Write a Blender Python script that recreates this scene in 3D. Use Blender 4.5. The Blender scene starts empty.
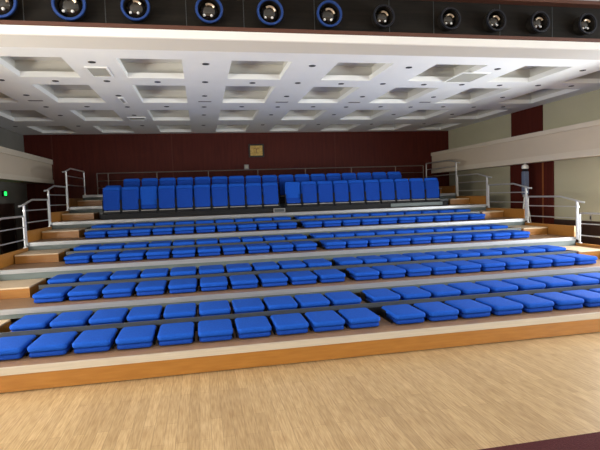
import bpy, bmesh, math, random
from mathutils import Vector, Matrix
random.seed(7)
SC = bpy.context.scene
C = SC.collection
PI = math.pi

# ------------------------------------------------------------------ helpers
def node_mat(name, col, rough=.6, metal=0., spec=.5):
    m = bpy.data.materials.new(name); m.use_nodes = True
    b = m.node_tree.nodes['Principled BSDF']
    b.inputs['Base Color'].default_value = (*col, 1)
    b.inputs['Roughness'].default_value = rough
    b.inputs['Metallic'].default_value = metal
    b.inputs['Specular IOR Level'].default_value = spec
    return m

def nd(m, t, **kw):
    n = m.node_tree.nodes.new(t)
    for k, v in kw.items(): setattr(n, k, v)
    return n

def link(m, a, ao, b, bi): m.node_tree.links.new(a.outputs[ao], b.inputs[bi])

def noise_mat(name, c1, c2, scale=6., stretch=(1, 1, 1), rough=.6, metal=0., bump=0., detail=5., spec=.5):
    m = node_mat(name, c1, rough, metal, spec); b = m.node_tree.nodes['Principled BSDF']
    tc = nd(m, 'ShaderNodeTexCoord'); mp = nd(m, 'ShaderNodeMapping')
    mp.inputs['Scale'].default_value = stretch
    nz = nd(m, 'ShaderNodeTexNoise'); nz.inputs['Scale'].default_value = scale; nz.inputs['Detail'].default_value = detail
    cr = nd(m, 'ShaderNodeValToRGB')
    cr.color_ramp.elements[0].position = .3; cr.color_ramp.elements[1].position = .7
    cr.color_ramp.elements[0].color = (*c1, 1); cr.color_ramp.elements[1].color = (*c2, 1)
    link(m, tc, 'Object', mp, 'Vector'); link(m, mp, 'Vector', nz, 'Vector')
    link(m, nz, 'Fac', cr, 'Fac'); link(m, cr, 'Color', b, 'Base Color')
    if bump:
        bp = nd(m, 'ShaderNodeBump'); bp.inputs['Strength'].default_value = bump; bp.inputs['Distance'].default_value = .01
        link(m, nz, 'Fac', bp, 'Height'); link(m, bp, 'Normal', b, 'Normal')
    return m

def plank_mat(name, cols, mortar, length, width, rough, rot=PI/2, spec=.5, grain=.35):
    m = node_mat(name, cols[0], rough, 0, spec); b = m.node_tree.nodes['Principled BSDF']
    tc = nd(m, 'ShaderNodeTexCoord'); mp = nd(m, 'ShaderNodeMapping')
    mp.inputs['Rotation'].default_value = (0, 0, rot)
    br = nd(m, 'ShaderNodeTexBrick')
    br.offset = .37; br.offset_frequency = 2
    br.inputs['Scale'].default_value = 1
    br.inputs['Brick Width'].default_value = length; br.inputs['Row Height'].default_value = width
    br.inputs['Mortar Size'].default_value = .0018; br.inputs['Bias'].default_value = 0
    br.inputs['Color1'].default_value = (*cols[0], 1); br.inputs['Color2'].default_value = (*cols[1], 1)
    br.inputs['Mortar'].default_value = (*mortar, 1)
    mg = nd(m, 'ShaderNodeMapping'); mg.inputs['Scale'].default_value = (30, 2.2, 1)
    nz = nd(m, 'ShaderNodeTexNoise'); nz.inputs['Scale'].default_value = 2.2; nz.inputs['Detail'].default_value = 7
    cr = nd(m, 'ShaderNodeValToRGB')
    cr.color_ramp.elements[0].position = .32; cr.color_ramp.elements[1].position = .66
    cr.color_ramp.elements[0].color = (*cols[2], 1); cr.color_ramp.elements[1].color = (1, 1, 1, 1)
    mx = nd(m, 'ShaderNodeMix', data_type='RGBA', blend_type='MULTIPLY'); mx.inputs[0].default_value = grain
    link(m, tc, 'Object', mp, 'Vector'); link(m, mp, 'Vector', br, 'Vector')
    link(m, tc, 'Object', mg, 'Vector'); link(m, mg, 'Vector', nz, 'Vector'); link(m, nz, 'Fac', cr, 'Fac')
    link(m, br, 'Color', mx, 6); link(m, cr, 'Color', mx, 7); link(m, mx, 2, b, 'Base Color')
    return m

M = {
 'floor':   plank_mat('light_wood_planks', [(.46, .32, .165), (.57, .41, .22), (.56, .45, .34)], (.30, .20, .10), 1.1, .105, .36, grain=.72),
 'carpet':  noise_mat('stage_carpet', (.055, .014, .016), (.085, .022, .024), 90, rough=.95, bump=.4, spec=.1),
 'wood':    noise_mat('orange_wood', (.31, .125, .02), (.38, .165, .03), 3, (1, 9, 9), rough=.38),
 'deckw':   noise_mat('deck_wood', (.22, .125, .065), (.30, .175, .095), 4, (1, 8, 8), rough=.5),
 'tread':   noise_mat('step_tread_wood', (.52, .38, .24), (.62, .48, .32), 4, (1, 8, 8), rough=.45),
 'nosing':  noise_mat('ribbed_aluminium_nosing', (.27, .275, .28), (.34, .345, .35), 5, (.3, 30, 30), rough=.32, metal=.3),
 'beige_n': noise_mat('beige_nosing', (.46, .40, .31), (.54, .47, .37), 5, (.3, 20, 20), rough=.45),
 'riser':   noise_mat('grey_green_riser', (.09, .115, .11), (.12, .15, .145), 3, rough=.5),
 'strip':   noise_mat('dark_grey_steel', (.045, .05, .055), (.07, .08, .085), 4, (.5, 20, 20), rough=.4, metal=.3),
 'black':   node_mat('black_steel', (.007, .007, .008), .6, 0, .25),
 'blue':    noise_mat('blue_fabric', (.005, .062, .37), (.007, .085, .48), 60, rough=.85, bump=.25, spec=.2),
 'blue2':   noise_mat('blue_fabric_dark', (.004, .040, .28), (.006, .058, .36), 60, rough=.85, bump=.25, spec=.2),  # darker blue for the seat pads
 'steel':   node_mat('brushed_steel', (.62, .63, .63), .3, .65),
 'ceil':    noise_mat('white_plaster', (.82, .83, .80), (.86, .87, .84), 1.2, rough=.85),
 'cavity':  noise_mat('coffer_inside', (.62, .61, .56), (.68, .67, .62), 1.5, rough=.9),  # greyer than the ceiling plaster
 'beige':   noise_mat('beige_wall', (.42, .40, .28), (.46, .435, .31), 1.5, (1, .4, 1), rough=.8),
 'ledge':   noise_mat('beige_panel', (.50, .42, .32), (.56, .47, .36), 1.2, (1, .3, 1), rough=.7),
 'ledge2':  noise_mat('beige_moulding', (.55, .48, .38), (.60, .53, .42), 1.2, rough=.6),
 'leftw':   noise_mat('grey_green_wall', (.17, .165, .14), (.20, .19, .165), 1.5, rough=.85),
 'red':     noise_mat('dark_red_wood', (.060, .010, .007), (.088, .016, .010), 2.0, (6, 6, .6), rough=.55, spec=.15),
 'redgap':  node_mat('panel_joint', (.10, .028, .02), .6, 0, .15),
 'brown':   noise_mat('dark_brown_wainscot', (.035, .018, .012), (.05, .025, .018), 3, (3, 3, .6), rough=.5),
 'orange':  node_mat('orange_brown_strip', (.24, .075, .02), .5),
 'band':    noise_mat('black_brown_panel', (.008, .007, .006), (.016, .013, .010), 4, (.5, 8, 8), rough=.55, spec=.15),
 'trimr':   node_mat('red_brown_trim', (.10, .035, .02), .45),
 'white':   node_mat('white_paint', (.84, .84, .82), .6),
 'beam_shade':   node_mat('shaded_beam_white', (.60, .60, .57), .7),  # white of the beam with its underside shade mixed into the colour
 'rimblue': node_mat('blue_anodised_rim', (.012, .05, .22), .35, .3),
 'rimdark': node_mat('dark_rim', (.012, .014, .022), .35, .4),
 'lens':    node_mat('dark_lens', (.02, .018, .015), .08, 0, .9),
 'refl':    node_mat('lens_glint', (.70, .56, .40), .3, .6),  # painted glint for the spotlight lenses
 'gold':    noise_mat('gold_leaf_plaque', (.60, .42, .12), (.36, .22, .05), 22, rough=.4, metal=.3),
 'frame':   node_mat('black_frame', (.01, .008, .008), .4),
 'grey':    node_mat('grey_plastic', (.30, .28, .27), .6),
 'ventg':   noise_mat('vent_grille', (.40, .40, .33), (.50, .49, .42), 60, (1, 12, 1), rough=.6),
 'dark':    node_mat('dark_hole', (.03, .03, .03), .6),
 'bluegrey':noise_mat('blue_grey_mesh', (.10, .13, .21), (.14, .18, .28), 40, rough=.7),
 'skirt':   node_mat('tier_side_panel', (.10, .07, .05), .7),
 'exitg':   node_mat('green_exit_panel', (.0, .2, .03), .5),
 'glass':   node_mat('window_glass', (1, 1, 1), .05),
}
_g = M['glass'].node_tree.nodes['Principled BSDF']; _g.inputs['Transmission Weight'].default_value = 1; _g.inputs['IOR'].default_value = 1.01
_e = M['exitg'].node_tree.nodes['Principled BSDF']; _e.inputs['Emission Color'].default_value = (.02, 1, .12, 1); _e.inputs['Emission Strength'].default_value = 2.2

def obj(name, bm, m, parent=None, smooth=False, loc=None):
    me = bpy.data.meshes.new(name); bm.normal_update()
    if smooth:
        for f in bm.faces: f.smooth = True
    bm.to_mesh(me); bm.free()
    if smooth:
        me.set_sharp_from_angle(angle=math.radians(40))
    for mm in (m if isinstance(m, (list, tuple)) else [m]): me.materials.append(M[mm] if isinstance(mm, str) else mm)
    o = bpy.data.objects.new(name, me); C.objects.link(o)
    if parent: o.parent = parent
    if loc: o.location = loc
    return o

def tag(o, label, cat, group=None):
    o['label'] = label; o['category'] = cat
    if group: o['group'] = group
    return o

def thing(name, label, cat, loc=(0, 0, 0), group=None):
    o = bpy.data.objects.new(name, None); C.objects.link(o); o.location = loc; o.empty_display_size = .1
    return tag(o, label, cat, group)

def struct(name, bm, m, smooth=False):
    o = obj(name, bm, m, None, smooth); o['kind'] = 'structure'; return o

def box(bm, x0, x1, y0, y1, z0, z1, bev=0.):
    r = bmesh.ops.create_cube(bm, size=1)
    for v in r['verts']:
        v.co = Vector(((x0+x1)/2 + v.co.x*(x1-x0), (y0+y1)/2 + v.co.y*(y1-y0), (z0+z1)/2 + v.co.z*(z1-z0)))
    if bev:
        es = list({e for v in r['verts'] for e in v.link_edges})
        bmesh.ops.bevel(bm, geom=es, offset=bev, segments=2, affect='EDGES', profile=.5)
    return bm

def nb(*a, **k): return box(bmesh.new(), *a, **k)

def tube(bm, pts, r, n=8):
    pts = [Vector(p) for p in pts]; rings = []
    for i, p in enumerate(pts):
        d = (pts[min(i+1, len(pts)-1)] - pts[max(i-1, 0)]).normalized()
        a = Vector((1, 0, 0)) if abs(d.x) < .8 else Vector((0, 0, 1))
        u = d.cross(a).normalized(); w = d.cross(u)
        rings.append([bm.verts.new(p + r*(math.cos(2*PI*k/n)*u + math.sin(2*PI*k/n)*w)) for k in range(n)])
    for a, b in zip(rings, rings[1:]):
        for k in range(n): bm.faces.new((a[k], a[(k+1) % n], b[(k+1) % n], b[k]))
    bm.faces.new(rings[0][::-1]); bm.faces.new(rings[-1])
    bmesh.ops.recalc_face_normals(bm, faces=bm.faces)
    return bm

def lathe(bm, prof, axis='y', n=28, loc=(0, 0, 0), caps=True):
    """prof: (radius, height along axis)"""
    loc = Vector(loc); rings = []
    for r, h in prof:
        ring = []
        for k in range(n):
            a = 2*PI*k/n; c, s = r*math.cos(a), r*math.sin(a)
            p = Vector((c, h, s)) if axis == 'y' else Vector((c, s, h))
            ring.append(bm.verts.new(loc + p))
        rings.append(ring)
    for a, b in zip(rings, rings[1:]):
        for k in range(n): bm.faces.new((a[k], a[(k+1) % n], b[(k+1) % n], b[k]))
    if caps and prof[0][0] > 1e-4: bm.faces.new(rings[0][::-1])
    if caps and prof[-1][0] > 1e-4: bm.faces.new(rings[-1])
    bmesh.ops.remove_doubles(bm, verts=bm.verts, dist=1e-5)
    bmesh.ops.recalc_face_normals(bm, faces=bm.faces)
    return bm

def cushion(w, d, h, rc=.05, re=.02, z0=0., crown=.006):
    """upholstered pad: rounded corners in plan, rolled edges, softly crowned top"""
    bm = bmesh.new()
    def outline(ins, z):
        vs = []; rr = max(rc-ins, .008)
        for cxs, cys, a0 in ((1, 1, 0), (-1, 1, PI/2), (-1, -1, PI), (1, -1, 1.5*PI)):
            for k in range(6):
                a = a0 + k*PI/2/5
                vs.append(bm.verts.new((cxs*(w/2-ins-rr)+rr*math.cos(a), cys*(d/2-ins-rr)+rr*math.sin(a), z)))
        return vs
    rings = []
    for k in range(5):
        a = k*PI/2/4; rings.append(outline(re*(1-math.sin(a)), z0+re*(1-math.cos(a))))
    for k in range(5):
        a = k*PI/2/4; rings.append(outline(re*(1-math.cos(a)), z0+h-re+re*math.sin(a)))
    rings.append(outline(re+.07, z0+h+crown))
    for a, b in zip(rings, rings[1:]):
        n = len(a)
        for k in range(n): bm.faces.new((a[k], a[(k+1) % n], b[(k+1) % n], b[k]))
    bm.faces.new(rings[0][::-1]); bm.faces.new(rings[-1])
    return bm

def dup(root, loc, label, group=None):
    r = root.copy(); C.objects.link(r); r.location = loc; r['label'] = label
    if group: r['group'] = group
    for ch in [o for o in root.children]:
        c = ch.copy(); C.objects.link(c); c.parent = r
        for g in [o for o in ch.children]:
            q = g.copy(); C.objects.link(q); q.parent = c
    return r

ORD = ['first', 'second', 'third', 'fourth', 'fifth', 'sixth', 'seventh', 'eighth', 'ninth', 'tenth', 'eleventh', 'twelfth']

# ------------------------------------------------------------------ dimensions
D, DT, RT, Z1 = 6.12, 1.768, .347, .31       # first tier front, tier depth, tier rise, first deck height
XL, XR = -3.65, 8.22                          # platform sides
SL, SR = -2.68, 7.72                          # seat blocks
WL, WR, YB, ZC = -5.5, 9.35, 17.5, 4.4        # room
YF = -4.5
def ty(n): return D+(n-1)*DT
TZ = [0, .297, .627, 1.000, 1.347, 1.696, 2.045, 2.392, 2.74]
ZH = [0, .480, .806, 1.174, 1.522, 1.871, 2.219, 2.56]
def tz(n): return TZ[n]
def zh(n): return ZH[n]                    # half tier tread height
def ZB(n): return zh(n)-(.075 if n < 5 else .0)         # half tier deck, sunk behind its strip

# ------------------------------------------------------------------ room shell
struct('floor', nb(WL-.2, WR+.2, YF-.2, YB+.2, -.1, 0), 'floor')

# ceiling with coffers: grid of flat cells, coffers get a lip, a wider cavity and a top
cols = [-4.30, -2.51, -.70, 1.11, 2.93, 4.75, 6.53, 8.33]
rowsY = [(5.75, 7.2), (8.33, 9.62), (10.22, 12.0), (12.97, 14.65), (15.62, 17.15)]
HW = .505
bm = bmesh.new()
xs = [WL-.2]; 
for c in cols: xs += [c-HW, c+HW]
xs.append(WR+.2)
ys = [4.88]
for a, b in rowsY: ys += [a, b]
ys.append(YB+.2)
def quad(bm, p): return bm.faces.new([bm.verts.new(q) for q in p])
for i in range(len(xs)-1):
    for j in range(len(ys)-1):
        x0, x1, y0, y1 = xs[i], xs[i+1], ys[j], ys[j+1]
        if i % 2 == 1 and j % 2 == 1:
            l, g, t = ZC+.10, .09, ZC+.30
            for (ax, ay, bx, by) in ((x0, y0, x1, y0), (x1, y0, x1, y1), (x1, y1, x0, y1), (x0, y1, x0, y0)):
                quad(bm, ((ax, ay, ZC), (bx, by, ZC), (bx, by, l), (ax, ay, l)))
            X0, X1, Y0, Y1 = x0-g, x1+g, y0-g, y1+g
            for (ax, ay, bx, by, cx, cy, dx, dy) in ((x0, y0, x1, y0, X1, Y0, X0, Y0), (x1, y0, x1, y1, X1, Y1, X1, Y0), (x1, y1, x0, y1, X0, Y1, X1, Y1), (x0, y1, x0, y0, X0, Y0, X0, Y1)):
                quad(bm, ((ax, ay, l), (bx, by, l), (cx, cy, l), (dx, dy, l)))
            for (ax, ay, bx, by) in ((X0, Y0, X1, Y0), (X1, Y0, X1, Y1), (X1, Y1, X0, Y1), (X0, Y1, X0, Y0)):
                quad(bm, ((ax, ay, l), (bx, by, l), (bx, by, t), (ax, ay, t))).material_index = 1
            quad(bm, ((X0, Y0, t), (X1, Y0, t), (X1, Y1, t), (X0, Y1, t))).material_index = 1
        else:
            quad(bm, ((x0, y0, ZC), (x1, y0, ZC), (x1, y1, ZC), (x0, y1, ZC)))
box(bm, WL-.2, WR+.2, 4.88, YB+.2, ZC+.36, ZC+.42)
bmesh.ops.remove_doubles(bm, verts=bm.verts, dist=1e-5)
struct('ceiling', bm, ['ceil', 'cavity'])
# nearer, lower soffit over the stage and the beam that carries the lights
ZS = 4.04
struct('ceiling', nb(WL-.2, WR+.2, YF-.2, 4.50, ZS, ZS+.12), 'ceil').name = 'ceiling_stage'
struct('trim_1', nb(WL, WR, 4.52, 4.88, 3.55, 3.615), 'beam_shade')  # underside shade painted in as grey, the lip in front stays white
struct('trim_10', nb(WL, WR, 4.49, 4.52, 3.545, 3.615), 'white')
struct('trim_2', nb(WL, WR, 4.66, 4.88, 3.615, ZC), 'white')

# back wall with board joints
struct('wall_back', nb(WL-.2, WR+.2, YB, YB+.2, 0, ZC+.4), 'red')
for k, x in enumerate((-4.67, -.88, 4.87)):
    struct(f'trim_{3+k}', nb(x-.02, x+.02, YB-.012, YB, 0, ZC), 'redgap')

def wall_with_windows(name, x0, x1, wins, mat):
    bm = bmesh.new(); ys = YF-.2
    for a, b, z0, z1 in wins:
        box(bm, x0, x1, ys, a, 0, ZC+.4); box(bm, x0, x1, a, b, 0, z0); box(bm, x0, x1, a, b, z1, ZC+.4); ys = b
    box(bm, x0, x1, ys, YB, 0, ZC+.4)
    return struct(name, bm, mat)
WINL = [(-3.2, -.7, .9, 3.6), (.2, 2.7, .9, 3.6), (5.3, 7.6, .9, 2.75), (8.4, 10.7, .9, 2.75)]
WINR = [(-3.2, -.7, .9, 3.6), (.2, 2.7, .9, 3.6), (5.0, 7.0, .9, 2.7), (7.4, 9.3, .9, 2.7)]
wall_with_windows('wall_left', WL-.2, WL, WINL, 'leftw')
wall_with_windows('wall_right', WR, WR+.2, WINR, 'beige')
struct('wall_front', nb(WL-.2, WR+.2, YF-.2, YF, 0, ZC+.4), 'ledge')
w = 0
for xw, wins in ((WL-.12, WINL), (WR+.08, WINR)):
    for a, b, z0, z1 in wins:
        w += 1; bm = bmesh.new()
        for u in (a, (a+b)/2-.025, b-.05): box(bm, xw, xw+.05, u, u+.05, z0, z1)
        for v in (z0, z0+(z1-z0)*.62, z1-.05): box(bm, xw, xw+.05, a, b, v, v+.05)
        struct(f'window_{w}', bm, 'white')
# left wall door with green exit lamp above
bm = nb(WL, WL+.03, 15.10, 16.10, 0, 2.13); struct('door_1', bm, 'brown')
bm = bmesh.new(); box(bm, WL, WL+.05, 15.02, 15.10, 0, 2.2); box(bm, WL, WL+.05, 16.10, 16.18, 0, 2.2); box(bm, WL, WL+.05, 15.02, 16.18, 2.13, 2.21)
struct('trim_6', bm, 'brown')
t = thing('exit_sign', 'small glowing green exit lamp above the dark left wall door', 'exit sign', (WL+.01, 15.50, 2.42))
obj('housing', nb(0, .05, -.13, .13, -.01, .15, .008), 'frame', t); obj('lamp_panel', nb(.05, .056, -.085, .085, .015, .125), 'exitg', t)
# right wall : dark wainscot, dark red door panels, upper red panel
struct('baseboard_right', nb(WR-.03, WR, 9.45, 11.74, 0, 1.27), 'brown')
struct('trim_7', nb(WR-.03, WR, 13.68, YB, 0, 1.27), 'brown')
struct('door_2', nb(WR-.035, WR, 11.76, 12.13, 0, 2.85), 'red')
struct('door_3', nb(WR-.035, WR, 12.19, 13.64, 0, 2.85), 'red')
struct('trim_8', nb(WR-.045, WR, 12.13, 12.19, 0, 2.85), 'orange')
struct('trim_9', nb(WR-.03, WR, 12.19, 13.58, 3.58, ZC), 'red')
t = thing('wall_switch', 'small dark switch plate on the right wall above the wainscot', 'switch', (WR, 10.48, 1.35))
obj('plate', nb(-.012, 0, -.03, .03, -.07, .07, .003), 'grey', t); obj('rocker', nb(-.02, -.012, -.018, .018, -.04, .04, .002), 'dark', t)

# long boxed ledges along both side walls
def ledge(label, x0, x1, y0, side):
    t = thing('wall_ledge', label, 'ledge', ((x0+x1)/2, (y0+YB-.02)/2, 2.83))
    c = Vector(t.location); ex = x1 if side < 0 else x0
    def P(bm, m, nm):
        o = obj(nm, bm, m, t); 
        for v in o.data.vertices: v.co -= c
    P(nb(x0, x1, y0, YB-.02, 2.83, 3.55), 'ledge', 'body')
    if side < 0:
        P(nb(x1, x1+.035, y0, YB-.02, 3.43, 3.58), 'ledge2', 'upper_moulding'); P(nb(x1, x1+.035, y0, YB-.02, 2.80, 2.93), 'ledge2', 'lower_moulding')
    else:
        P(nb(x0-.035, x0, y0, YB-.02, 3.46, 3.57), 'ledge2', 'upper_moulding'); P(nb(x0-.03, x0, y0, YB-.02, 2.80, 2.95), 'ledge2', 'lower_moulding')
ledge('long beige boxed ledge high along the left wall', WL+.002, -4.70, 5.0, -1)
ledge('long beige boxed ledge high along the right wall', 8.64, WR-.002, 5.0, 1)

# plaque and socket on the back wall
t = thing('framed_plaque', 'small gold plaque in a black frame on the dark red back wall', 'plaque', (2.0, YB-.01, 3.57))
bm = bmesh.new()
for a in ((-.27, -.215, -.03, .43), (.215, .27, -.03, .43), (-.215, .215, -.03, .025), (-.215, .215, .375, .43)):
    box(bm, a[0], a[1], -.035, 0, a[2], a[3], .006)
obj('frame', bm, 'frame', t); obj('gold_panel', nb(-.215, .215, -.02, -.006, .025, .375), 'gold', t)
bm = bmesh.new()
tube(bm, [(-.10, -.022, .26), (-.04, -.022, .30), (0, -.022, .24), (.05, -.022, .30), (.11, -.022, .25)], .008, 6)
tube(bm, [(0, -.022, .25), (0, -.022, .12)], .008, 6); tube(bm, [(-.07, -.022, .12), (.07, -.022, .12)], .006, 6)
obj('relief_mark', bm, 'trimr', t)
t = thing('wall_socket', 'small grey box on the back wall below the plaque', 'socket', (1.63, YB-.012, 3.12))
obj('plate', nb(-.08, .08, -.03, .01, -.0, .17, .005), 'grey', t); obj('socket_face', nb(-.05, .05, -.038, -.03, .03, .14, .003), 'ventg', t)

# ------------------------------------------------------------------ stage under the camera
struct('floor', nb(WL, WR, YF, 2.61, 0, .60), 'carpet').name = 'floor_stage'

# ------------------------------------------------------------------ dark lighting band with spotlights
t = thing('lighting_band', 'long black ceiling band above the seating that holds the spotlights', 'lighting band', (2, 4.6, 3.62))
def PB(nm, bm, m):
    o = obj(nm, bm, m, t)
    for v in o.data.vertices: v.co -= Vector((2, 4.6, 3.62))
    return o
PB('back_panel', nb(WL+.01, WR-.01, 4.60, 4.655, 3.625, 4.035), 'band')
PB('lower_trim', nb(WL+.01, WR-.01, 4.49, 4.60, 3.618, 3.652), 'trimr')
PB('upper_trim', nb(WL+.01, WR-.01, 4.50, 4.60, 4.00, 4.035), 'trimr')
for x in (-2.1, -1.38, -.73, -.05, .46, 1.12, 1.86, 2.32, 3.04, 3.64, 4.3, 4.9):
    PB('panel_joint', nb(x-.003, x+.003, 4.597, 4.60, 3.652, 4.0), 'strip')
lampx = [-1.53, -1.0, -.47, .15, .69, 1.24, 1.77, 2.45, 2.94, 3.43, 3.98]
where = ['leftmost', 'second from left', 'third from left', 'fourth from left', 'fifth from left', 'sixth from left', 'fifth from right', 'fourth from right', 'third from right', 'second from right', 'rightmost']
def spotlight(x, k, blue, R):
    t = thing('spotlight', f"{'blue-rimmed' if blue else 'dark-rimmed'} round spotlight, {where[k]} in the black ceiling band", 'spotlight', (x, 4.6, 3.805-.0), 'spotlights in the ceiling band')
    obj('housing', lathe(bmesh.new(), [(R*.86, -.001), (R*.86, -.09), (R*.80, -.09), (R*.72, -.03), (0.0, -.02)]), 'band', t, True)
    obj('rim', lathe(bmesh.new(), [(R*.84, -.085), (R*.97, -.085), (R, -.095), (R*.97, -.108), (R*.84, -.108), (R*.80, -.095), (R*.84, -.085)], caps=False), 'rimblue' if blue else 'rimdark', t, True)
    obj('lens', lathe(bmesh.new(), [(R*.70, -.034), (R*.6, -.052), (R*.35, -.066), (0., -.072)]), 'lens', t, True)
    bm = bmesh.new()
    a0, a1 = (random.uniform(.05, .25)*PI, random.uniform(.6, .8)*PI) if k != 0 else (0, .6*PI)
    tube(bm, [(.42*R*math.cos(a0+(a1-a0)*i/8), -.076, .42*R*math.sin(a0+(a1-a0)*i/8)) for i in range(9)], R*.085, 6)
    obj('reflection_part', bm, 'refl', t, True)  # bright reflection on the lens, put in as a pale arc
    for sx in (-1, 1):
        bm = bmesh.new()
        bmesh.ops.create_icosphere(bm, subdivisions=2, radius=R*.10, matrix=Matrix.Translation((sx*.26*R - .1*R, -.076, -.38*R)))
        obj('bulb', bm, 'white', t, True)
for k, x in enumerate(lampx): spotlight(x, k, k < 6, .137 if k < 2 else (.122 if k < 6 else .108))

# ------------------------------------------------------------------ ceiling fittings
dl = None
colx = [-5.1, -3.41, -1.61, .19, 2.02, 3.82, 5.61, 7.46]
rowy = [8.57, 9.88, 11.2, 12.53, 13.72, 15.62]
def downlight(x, y, label, grp):
    global dl
    if dl is None:
        dl = thing('downlight', label, 'downlight', (x, y, ZC), grp)
        obj('rim', lathe(bmesh.new(), [(.045, -.010), (.058, -.007), (.060, 0), (.045, 0), (.045, -.010)], 'z', 20, caps=False), 'dark', dl, True)
        obj('reflection_part', lathe(bmesh.new(), [(.044, -.008), (.03, -.002), (.0, -.001)], 'z', 20), 'dark', dl, True)
    else: dup(dl, (x, y, ZC), label, grp)
for j, y in enumerate(rowy):
    for i, x in enumerate(colx):
        if i == 0 and j < 4: continue
        downlight(x, y, f"round downlight in {ORD[j]} row from the beam, {ORD[i]} band between coffer columns from left", 'downlights between the coffer columns')
for j, y in enumerate((9.91, 12.49)):
    for i, x in enumerate(cols):
        if i == 0: continue
        downlight(x, y, f"round downlight between the {'first and second' if j == 0 else 'second and third'} coffer rows, in {ORD[i]} column from left", 'downlights between the coffer rows')
def vent(x, y, w, d, label):
    t = thing('ceiling_vent', label, 'vent', (x, y, ZC))
    bm = bmesh.new()
    for a in ((-w/2, w/2, -d/2, -d/2+.03), (-w/2, w/2, d/2-.03, d/2), (-w/2, -w/2+.03, -d/2+.03, d/2-.03), (w/2-.03, w/2, -d/2+.03, d/2-.03)):
        box(bm, *a, -.018, 0)
    obj('frame', bm, 'ceil', t); obj('grille', nb(-w/2+.03, w/2-.03, -d/2+.03, d/2-.03, -.010, -.001), 'ventg', t)
vent(-1.61, 9.19, .36, .66, 'large square vent on the ceiling between second and third coffer columns')
vent(5.35, 9.25, .6, .8, 'large pale vent on the ceiling beside the right coffer columns')
vent(-1.60, 11.7, .12, .6, 'small narrow vent on the ceiling further back on the left')
vent(-1.60, 14.25, .45, .45, 'square outlined vent on the ceiling near the dark back wall')
for i, (x, y, s) in enumerate(((-3.41, 11.78, 'left of the large vent column'), (.2, 11.84, 'near the ceiling centre'), (2.02, 11.88, 'just right of the ceiling centre'), (3.84, 11.9, 'right of centre, fourth from left'), (5.7, 11.85, 'nearest the right wall'))):
    t = thing('air_slot', f'thin dark slot diffuser on the ceiling, {s}', 'air slot', (x, y, ZC), 'ceiling slot diffusers')
    obj('frame', nb(-.15, .15, -.045, .045, -.006, 0), 'grey', t); obj('slot', nb(-.135, .135, -.022, .022, -.009, -.006), 'dark', t)
# shallow fitting hung inside each coffer
cf = None
for j, (a, b) in enumerate(rowsY[1:]):
    for i, c in enumerate(cols):
        if i == 0 and j < 2: continue
        lab = f"pale box fitting inside a coffer, {ORD[j]} coffer row from the beam, {ORD[i]} from left"
        p = (c+.08, a+.28, ZC+.30)
        if cf is None:
            cf = thing('coffer_fitting', lab, 'ceiling fitting', p, 'box fittings in the coffers')
            obj('body', nb(-.30, .30, -.24, .30, -.13, 0, .006), 'ceil', cf); obj('diffuser', nb(-.27, .27, -.21, .27, -.136, -.13), 'ventg', cf)
        else: dup(cf, p, lab)

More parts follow.
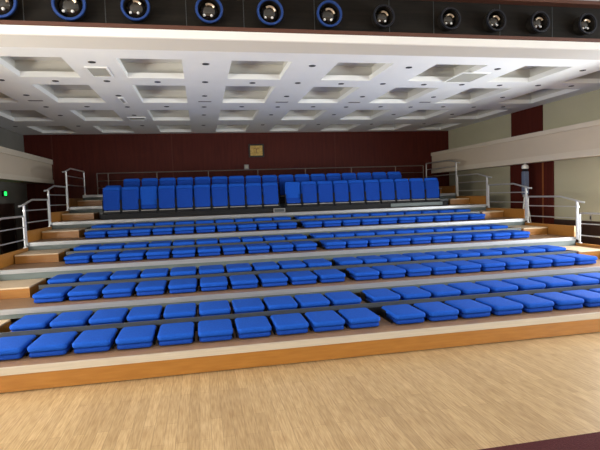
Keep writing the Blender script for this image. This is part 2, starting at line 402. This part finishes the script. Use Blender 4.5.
# ------------------------------------------------------------------ telescopic seating platform, tier by tier
tier_names = ['lowest', 'second', 'third', 'fourth', 'fifth', 'sixth', 'top']
for n in range(1, 8):
    y, z = ty(n), tz(n); yn = ty(n+1) if n < 7 else YB-.01; zb = zh(n)
    yb = y+.884
    desc = {1: 'lowest seating tier, orange wood front with beige nosing meeting the plank floor',
            7: 'top seating tier, narrow deck against the dark red back wall'}.get(n, f'{tier_names[n-1]} seating tier from the floor, grey nosing and wooden aisle steps')
    t = thing('seating_tier', desc, 'seating platform', (2.28, y, 0), 'telescopic seating tiers')
    def P(nm, bm, m, lab=None, par=None):
        par = par or t
        o = obj(nm, bm, m, par)
        c0 = Vector(par.location)
        for v in o.data.vertices: v.co -= c0
        if lab: o['label'] = lab
        return o
    P('deck', nb(XL, XR, y+.03, min(yb-.002, yn), z-.04, z), 'deckw')
    if n == 1:
        P('front_board', nb(XL, XR, y, y+.025, .012, z-.088), 'wood', 'orange wood front board')
        P('plinth', nb(XL+.01, XR-.01, y+.03, y+.05, 0, .10), 'black', 'black plinth')
        P('nosing', nb(XL, XR, y-.006, y+.03, z-.088, z, .003), 'beige_n', 'beige nosing strip')
    else:
        P('riser', nb(XL+.01, XR-.01, y+.012, y+.03, zh(n-1)+.004, z-.05), 'riser', 'grey green riser panel')
        P('nosing', nb(XL, XR, y-.004, y+.03, z-.078, z, .003), 'nosing', 'pale ribbed nosing strip')
        P('nosing_lip', nb(XL+.005, XR-.005, y+.004, y+.012, z-.106, z-.082, .002), 'riser')
    for xx in (XL, XR-.02):
        P('side_panel', nb(xx, xx+.02, y+.035, yn-.012, 0, z-.041), 'skirt')
    if n < 7:
        # upper half tier: dark steel strip behind the seats, wooden aisle steps at the ends
        h = thing('half_tier', f"{'dark' if n < 5 else 'shaded'} half step on the {tier_names[n-1]} seating tier, the wooden deck under its rear seats", 'seating platform', (2.28, yb, z), 'half steps of the seating')
        P('half_step_deck', nb(SL, (SR if n == 1 else 7.48), yb+.016, yn+.01, ZB(n)-.02, ZB(n)), 'deckw', None, h)
        xr = SR if n == 1 else 7.48
        es = thing('edge_strip', f'long dark grey steel strip behind the front seat row of the {tier_names[n-1]} seating tier', 'edge strip', ((SL+xr)/2, yb, z), 'dark strips between the paired seat rows')
        P('strip', nb(SL, xr, yb, yb+.015, zb-.05, zb+.018, .003), 'strip', None, es)
        P('kick_plate', nb(SL, xr, yb+.004, yb+.014, z+.001, zb-.051), 'black', 'black kick plate', es)
        for sd, a, b in (('left', XL+.035, SL-.14), ('right', (SR+.06 if n == 1 else 7.54), XR-.035)):
            st = thing('aisle_step', f'wooden aisle step box in the {sd} aisle on the {tier_names[n-1]} seating tier', 'step', ((a+b)/2, yb, z), 'wooden aisle steps')
            P('step_box', nb(a, b, yb+.001, yn+.008, z+.001, zb-.026), 'wood', 'orange wood box', st)
            P('tread', nb(a, b, yb-.012, yn+.008, zb-.024, zb+.002, .003), 'tread', 'pale wood tread', st)
        for sd, (a, b) in (('left', (XL-.03, XL+.01)), ('right', (XR-.01, XR+.03))):
            bd = nb(a, b, y+.035, yn-.01, z+.001, z+.245)
            o = obj('side_board', bd, 'wood')
            c0 = Vector(((a+b)/2, (y+yn)/2, z)); o.location = c0
            for v in o.data.vertices: v.co -= c0
            tag(o, f'orange wood side board along the {sd} aisle of the {tier_names[n-1]} seating tier', 'side board', 'side boards of the aisles')

# ------------------------------------------------------------------ guard rails
def guard_rail(side, n):
    x = (XL-.010) if side < 0 else (XR+.010)
    y, z = ty(n), tz(n)
    t = thing('guard_rail', f"steel guard rail on the {'left' if side < 0 else 'right'} side of the {tier_names[n-1]} seating tier", 'railing', (x, y, z), 'side guard rails of the seating')
    r = .021; yr = 1.66 if n < 6 else 2.15; e, b0 = (0, .246) if n < 6 else (.20, .350)
    obj('post', tube(bmesh.new(), [(0, -.03, -.05), (0, -.03, .80+e)], .026), 'steel', t, True)
    obj('post', tube(bmesh.new(), [(0, yr, b0), (0, yr, .885+e)], .022), 'steel', t, True)
    obj('top_rail', tube(bmesh.new(), [(side*.05, -.20, .775+e), (0, -.15, .785+e), (0, -.03, .81+e), (0, .46, .905+e), (0, .50, .91+e), (0, yr-.02, .91+e), (0, yr, .885+e)], r), 'steel', t, True)
    for h in (.68+e, .42+e):
        obj('middle_rail', tube(bmesh.new(), [(0, -.03, h), (0, yr, h)], .013), 'steel', t, True)
    for h in (.68, .42, .1): obj('clamp', nb(-.02, .02, -.075, -.045, h-.02, h+.02, .004), 'steel', t)
    obj('foot_plate', nb(-.028, .028, yr-.05, yr+.05, b0, b0+.012, .003), 'steel', t)
for n in range(1, 7):
    for s in (-1, 1): guard_rail(s, n)
# rail along the back of the top tier
t = thing('back_rail', 'long thin brown-grey rail along the back wall behind the top seats', 'railing', (2.3, 17.3, tz(7)+.002))
rm = node_mat('dull_rail_metal', (.22, .18, .16), .45, .4)
obj('top_rail', tube(bmesh.new(), [(-5.6, 0, .70), (5.9, 0, .70)], .018), rm, t, True)
obj('middle_rail', tube(bmesh.new(), [(-5.6, 0, .45), (5.9, 0, .45)], .011), rm, t, True)
obj('middle_rail', tube(bmesh.new(), [(-5.6, 0, .22), (5.9, 0, .22)], .011), rm, t, True)
for x in (-5.6, -5.25, -3.7, -2.0, -.3, 1.4, 3.1, 4.8, 5.9):
    obj('post', tube(bmesh.new(), [(x, 0, 0), (x, 0, .70)], .018), rm, t, True)

# ------------------------------------------------------------------ seats
PW = .492
def folded_seat(label, loc, grp):
    """thing origin: centre of the seat on its deck; front is -y. Depth .62"""
    t = thing('folding_seat', label, 'seat', loc, grp)
    obj('seat_pad', cushion(.42, .60, .062, .045, .024, .014, .0), 'blue2', t, True, (0, .0, 0))
    obj('backrest_pad', cushion(.450, .635, .076, .060, .032, .079, .004), 'blue', t, True, (0, .0, 0))
    bm = bmesh.new(); box(bm, -.19, .19, -.22, .28, 0, .014, .003); box(bm, -.19, .19, .2, .27, .014, .06)
    obj('base_frame', bm, 'black', t)
    for s in (-1, 1):
        bm = bmesh.new(); box(bm, s*.228-.008, s*.228+.008, -.16, .30, 0, .045, .003); box(bm, s*.228-.008, s*.228+.008, .08, .30, .045, .13, .005)
        bmesh.ops.create_cone(bm, segments=12, radius1=.016, radius2=.016, depth=.018, cap_ends=True, matrix=Matrix.Translation((s*.226, .23, .06)) @ Matrix.Rotation(PI/2, 4, 'Y'))
        obj('hinge_bracket', bm, 'black', t)
    return t
proto = None
RB = [(-2.66, 2.38, 2.54, 7.66), (-2.60, 2.36, 2.49, 7.58), (-2.62, 2.42, 2.54, 7.44), (-2.61, 2.38, 2.49, 7.38),
      (-2.59, 2.34, 2.48, 7.28), (-2.59, 2.29, 2.42, 7.24), (-2.59, 2.27, 2.41, 7.28), (-2.59, 2.26, 2.40, 7.30)]
def seat_x(side, k, r):              # k = 0 is nearest to the centre gap
    a, b = RB[r][:2] if side == 'left' else RB[r][2:]; p = (b-a)/10
    return b-p*(k+.5) if side == 'left' else a+p*(k+.5)
row_words = ['front', 'second', 'third', 'fourth', 'fifth', 'sixth', 'seventh', 'eighth']
for r in range(8):
    n, half = r//2+1, r % 2
    y = (ty(n)+.548) if not half else (ty(n)+.884+.10+.32); z = ZB(n) if half else tz(n)
    for side in ('left', 'right'):
        for k in range(10):
            place = 'next to' if k == 0 else f'{ORD[k]}'
            if k == 0: lab = f"folded blue seat just {side} of the centre gap, {row_words[r]} row from the floor"
            elif k == 9: lab = f"folded blue seat at the {side} end of the {row_words[r]} row from the floor"
            else: lab = f"folded blue seat, {ORD[k]} {side} of the centre gap, {row_words[r]} row from the floor"
            loc = (seat_x(side, k, r), y, z)
            g = 'folded blue seats in the lower rows'
            if proto is None: proto = folded_seat(lab, loc, g)
            else: dup(proto, loc, lab, g)

def upright_seat(label, loc, grp, tip=0., pw=.438, lift=0.):
    t = thing('upright_seat', label, 'seat', loc, grp)
    # backrest standing, slightly reclined ; pad tipped up in front of it
    bm = cushion(pw, .60, .05, .06, .02, 0, .006)
    bmesh.ops.transform(bm, matrix=Matrix.Translation((0, .10, .24+lift)) @ Matrix.Rotation(math.radians(83), 4, 'X') @ Matrix.Translation((0, .30, 0)), verts=bm.verts)
    bmesh.ops.recalc_face_normals(bm, faces=bm.faces)
    obj('backrest_pad', bm, 'blue', t, True)
    bm = cushion(pw-.02, .53, .05, .055, .02, 0, .004)
    bmesh.ops.transform(bm, matrix=Matrix.Translation((0, .035, .225+lift)) @ Matrix.Rotation(math.radians(84-tip), 4, 'X') @ Matrix.Translation((0, .265, 0)), verts=bm.verts)
    bmesh.ops.recalc_face_normals(bm, faces=bm.faces)
    obj('seat_pad', bm, 'blue2', t, True)
    obj('seat_edge', nb(-pw/2+.02, pw/2-.02, -.03, .02, .190+lift, .212+lift, .004), 'grey', t)
    for s in (-1, 1):
        bm = bmesh.new(); box(bm, s*.223-.008, s*.223+.008, .0, .14, 0, .50+lift, .004)
        obj('leg', bm, 'black', t)
    obj('base_frame', nb(-.213, .213, -.02, .12, .05, .185+lift, .004), 'black', t)
    return t
up0 = None
def place_up(x, y, z, lab, g, tip=0.):
    global up0
    if tip: return upright_seat(lab, (x, y, z), g, tip)
    if up0 is None: up0 = upright_seat(lab, (x, y, z), g)
    else: dup(up0, (x, y, z), lab, g)
bl5 = {'left': (-2.53, 2.16), 'right': (2.33, 7.02)}
y5, z5 = ty(5)+.50, tz(5)
g = 'upright blue seats in the front upright row'
for side in ('left', 'right'):
    a, b = bl5[side]; p = (b-a)/10
    for k in range(10):
        x = b-p*(k+.5) if side == 'left' else a+p*(k+.5)
        if side == 'left' and k == 7: place_up(x, y5, z5, 'upright blue seat with lowered pad, third from the left end of the front upright row', g, 30); continue
        if side == 'right' and k == 0: place_up(x, y5, z5, 'upright blue seat with lowered pad, right of the gap in the front upright row', g, 22); continue
        place_up(x, y5, z5, (f"upright blue seat just left of the gap in the front upright row" if k == 0 else
                 f"upright blue seat at the {side} end of the front upright row" if k == 9 else
                 f"upright blue seat, {ORD[k]} {side} of the gap in the front upright row"), g)
g = 'upright blue seats in the rear upright row'
y6, z6 = ty(5)+.884+.42, ZB(5)
for k in range(17):
    x = -2.12 + .489*(k+.5)
    w_ = 'leftmost' if k == 0 else 'rightmost' if k == 16 else (f'{ORD[k]} from the left end' if k < 9 else f'{ORD[16-k]} from the right end')
    lab = (f"dark blue upright seat back in the rear upright row, {w_}")
    if k == 0: rear0 = upright_seat(lab, (x, y6, z6), g, 0, .45, .07)
    else: dup(rear0, (x, y6, z6), lab, g)
# half-lowered seat back at the far left of the rear row
t = thing('upright_seat', 'blue seat back leaning low at the far left behind the front upright row', 'seat', (-2.36, y6-.06, z6), g)
bm = cushion(.43, .56, .05, .06, .02, 0, .006)
bmesh.ops.transform(bm, matrix=Matrix.Translation((0, .0, .19)) @ Matrix.Rotation(math.radians(72), 4, 'X') @ Matrix.Translation((0, .28, 0)), verts=bm.verts)
bmesh.ops.recalc_face_normals(bm, faces=bm.faces); obj('backrest_pad', bm, 'blue', t, True)
for s in (-1, 1): obj('leg', nb(s*.18-.012, s*.18+.012, -.02, .10, 0, .24, .004), 'black', t)
# black beam put in for the shade under the front upright row, grey cover plates on it
t = thing('shade_beam', 'long black beam standing in for the shade beneath the front upright row', 'shade beam', (2.3, y5-.20, z5))
obj('beam', nb(-4.83, 4.76, -.03, .12, .005, .135, .006), 'black', t)
obj('cover_plate', nb(3.05, 4.66, -.05, -.031, .03, .125, .004), 'riser', t)['label'] = 'grey green cover plate'
obj('end_cap', nb(4.70, 4.80, -.045, -.031, .006, .15, .004), 'black', t)
t = thing('junction_box', 'small grey box on the black shade beam below the gap in the upright row', 'box', (2.1, y5-.29, z5))
obj('body', nb(-.16, .16, -.02, .055, .0, .115, .01), 'grey', t); obj('lid', nb(-.14, .14, -.026, -.02, .02, .10, .003), 'strip', t)

# ------------------------------------------------------------------ slim cabinet on legs by the right wall
t = thing('column_speaker', 'slim blue-grey upright cabinet with white top on pale legs by the right wall', 'speaker', (8.95, 12.42, 0))
obj('cabinet', nb(-.075, .075, -.07, .07, 1.95, 2.60, .02), 'bluegrey', t)
obj('collar', nb(-.06, .06, -.055, .055, 2.60, 2.68, .01), 'black', t)
obj('cap', lathe(bmesh.new(), [(.0, 2.66), (.085, 2.67), (.095, 2.71), (.08, 2.77), (.035, 2.79), (.03, 2.815), (0, 2.82)], 'z', 20), 'white', t, True)
obj('yoke', nb(-.05, .05, -.05, .05, 1.88, 1.95, .01), 'steel', t)
for dx, dy in ((-.34, -.1), (.30, -.1), (0, .28)):
    obj('leg', tube(bmesh.new(), [(dx*.08, dy*.08, 1.90), (dx, dy, 0.012)], .02), 'steel', t, True)

# ------------------------------------------------------------------ daylight
def area(name, loc, rot, sx, sy, power, col):
    l = bpy.data.lights.new(name, 'AREA'); l.shape = 'RECTANGLE'; l.size = sx; l.size_y = sy; l.energy = power; l.color = col
    o = bpy.data.objects.new(name, l); C.objects.link(o); o.location = loc; o.rotation_euler = rot
    return o
def win_lights(xw, rot, wins, k, col):
    for i, (a, b, z0, z1) in enumerate(wins):
        area('window_daylight', (xw, (a+b)/2, (z0+z1)/2), rot, z1-z0, b-a, k[i]*(b-a)*(z1-z0), col)
win_lights(WL-.3, (0, -PI/2, 0), WINL, [36, 85, 105, 8], (1.0, .955, .87))
win_lights(WR+.3, (0, PI/2, 0), WINR, [36, 55, 110, 110], (.93, .97, 1.0))
wd = bpy.data.worlds.new('sky'); SC.world = wd; wd.use_nodes = True
wd.node_tree.nodes['Background'].inputs['Color'].default_value = (.75, .87, 1, 1)
wd.node_tree.nodes['Background'].inputs['Strength'].default_value = 1.0

# ------------------------------------------------------------------ camera
yaw, pitch, roll, fpx = .196, -.06, -.035, 494.911
F = Vector((math.sin(yaw)*math.cos(pitch), math.cos(yaw)*math.cos(pitch), math.sin(pitch)))
X = Vector((math.cos(yaw), -math.sin(yaw), 0)); U = X.cross(F)
c, s = math.cos(roll), math.sin(roll)
X2 = c*X+s*U; U2 = -s*X+c*U
cam = bpy.data.cameras.new('camera'); co = bpy.data.objects.new('camera', cam); C.objects.link(co)
mw = Matrix((X2, U2, -F)).transposed().to_4x4(); mw.translation = (0, 0, 2.15); co.matrix_world = mw
cam.sensor_fit = 'HORIZONTAL'; cam.sensor_width = 36; cam.lens = fpx/600*36; cam.clip_start = .05
SC.camera = co
vs = SC.view_settings
vs.view_transform = 'Standard'; vs.look = 'None'; vs.gamma = 1; vs.exposure = 0.0; vs.use_curve_mapping = False
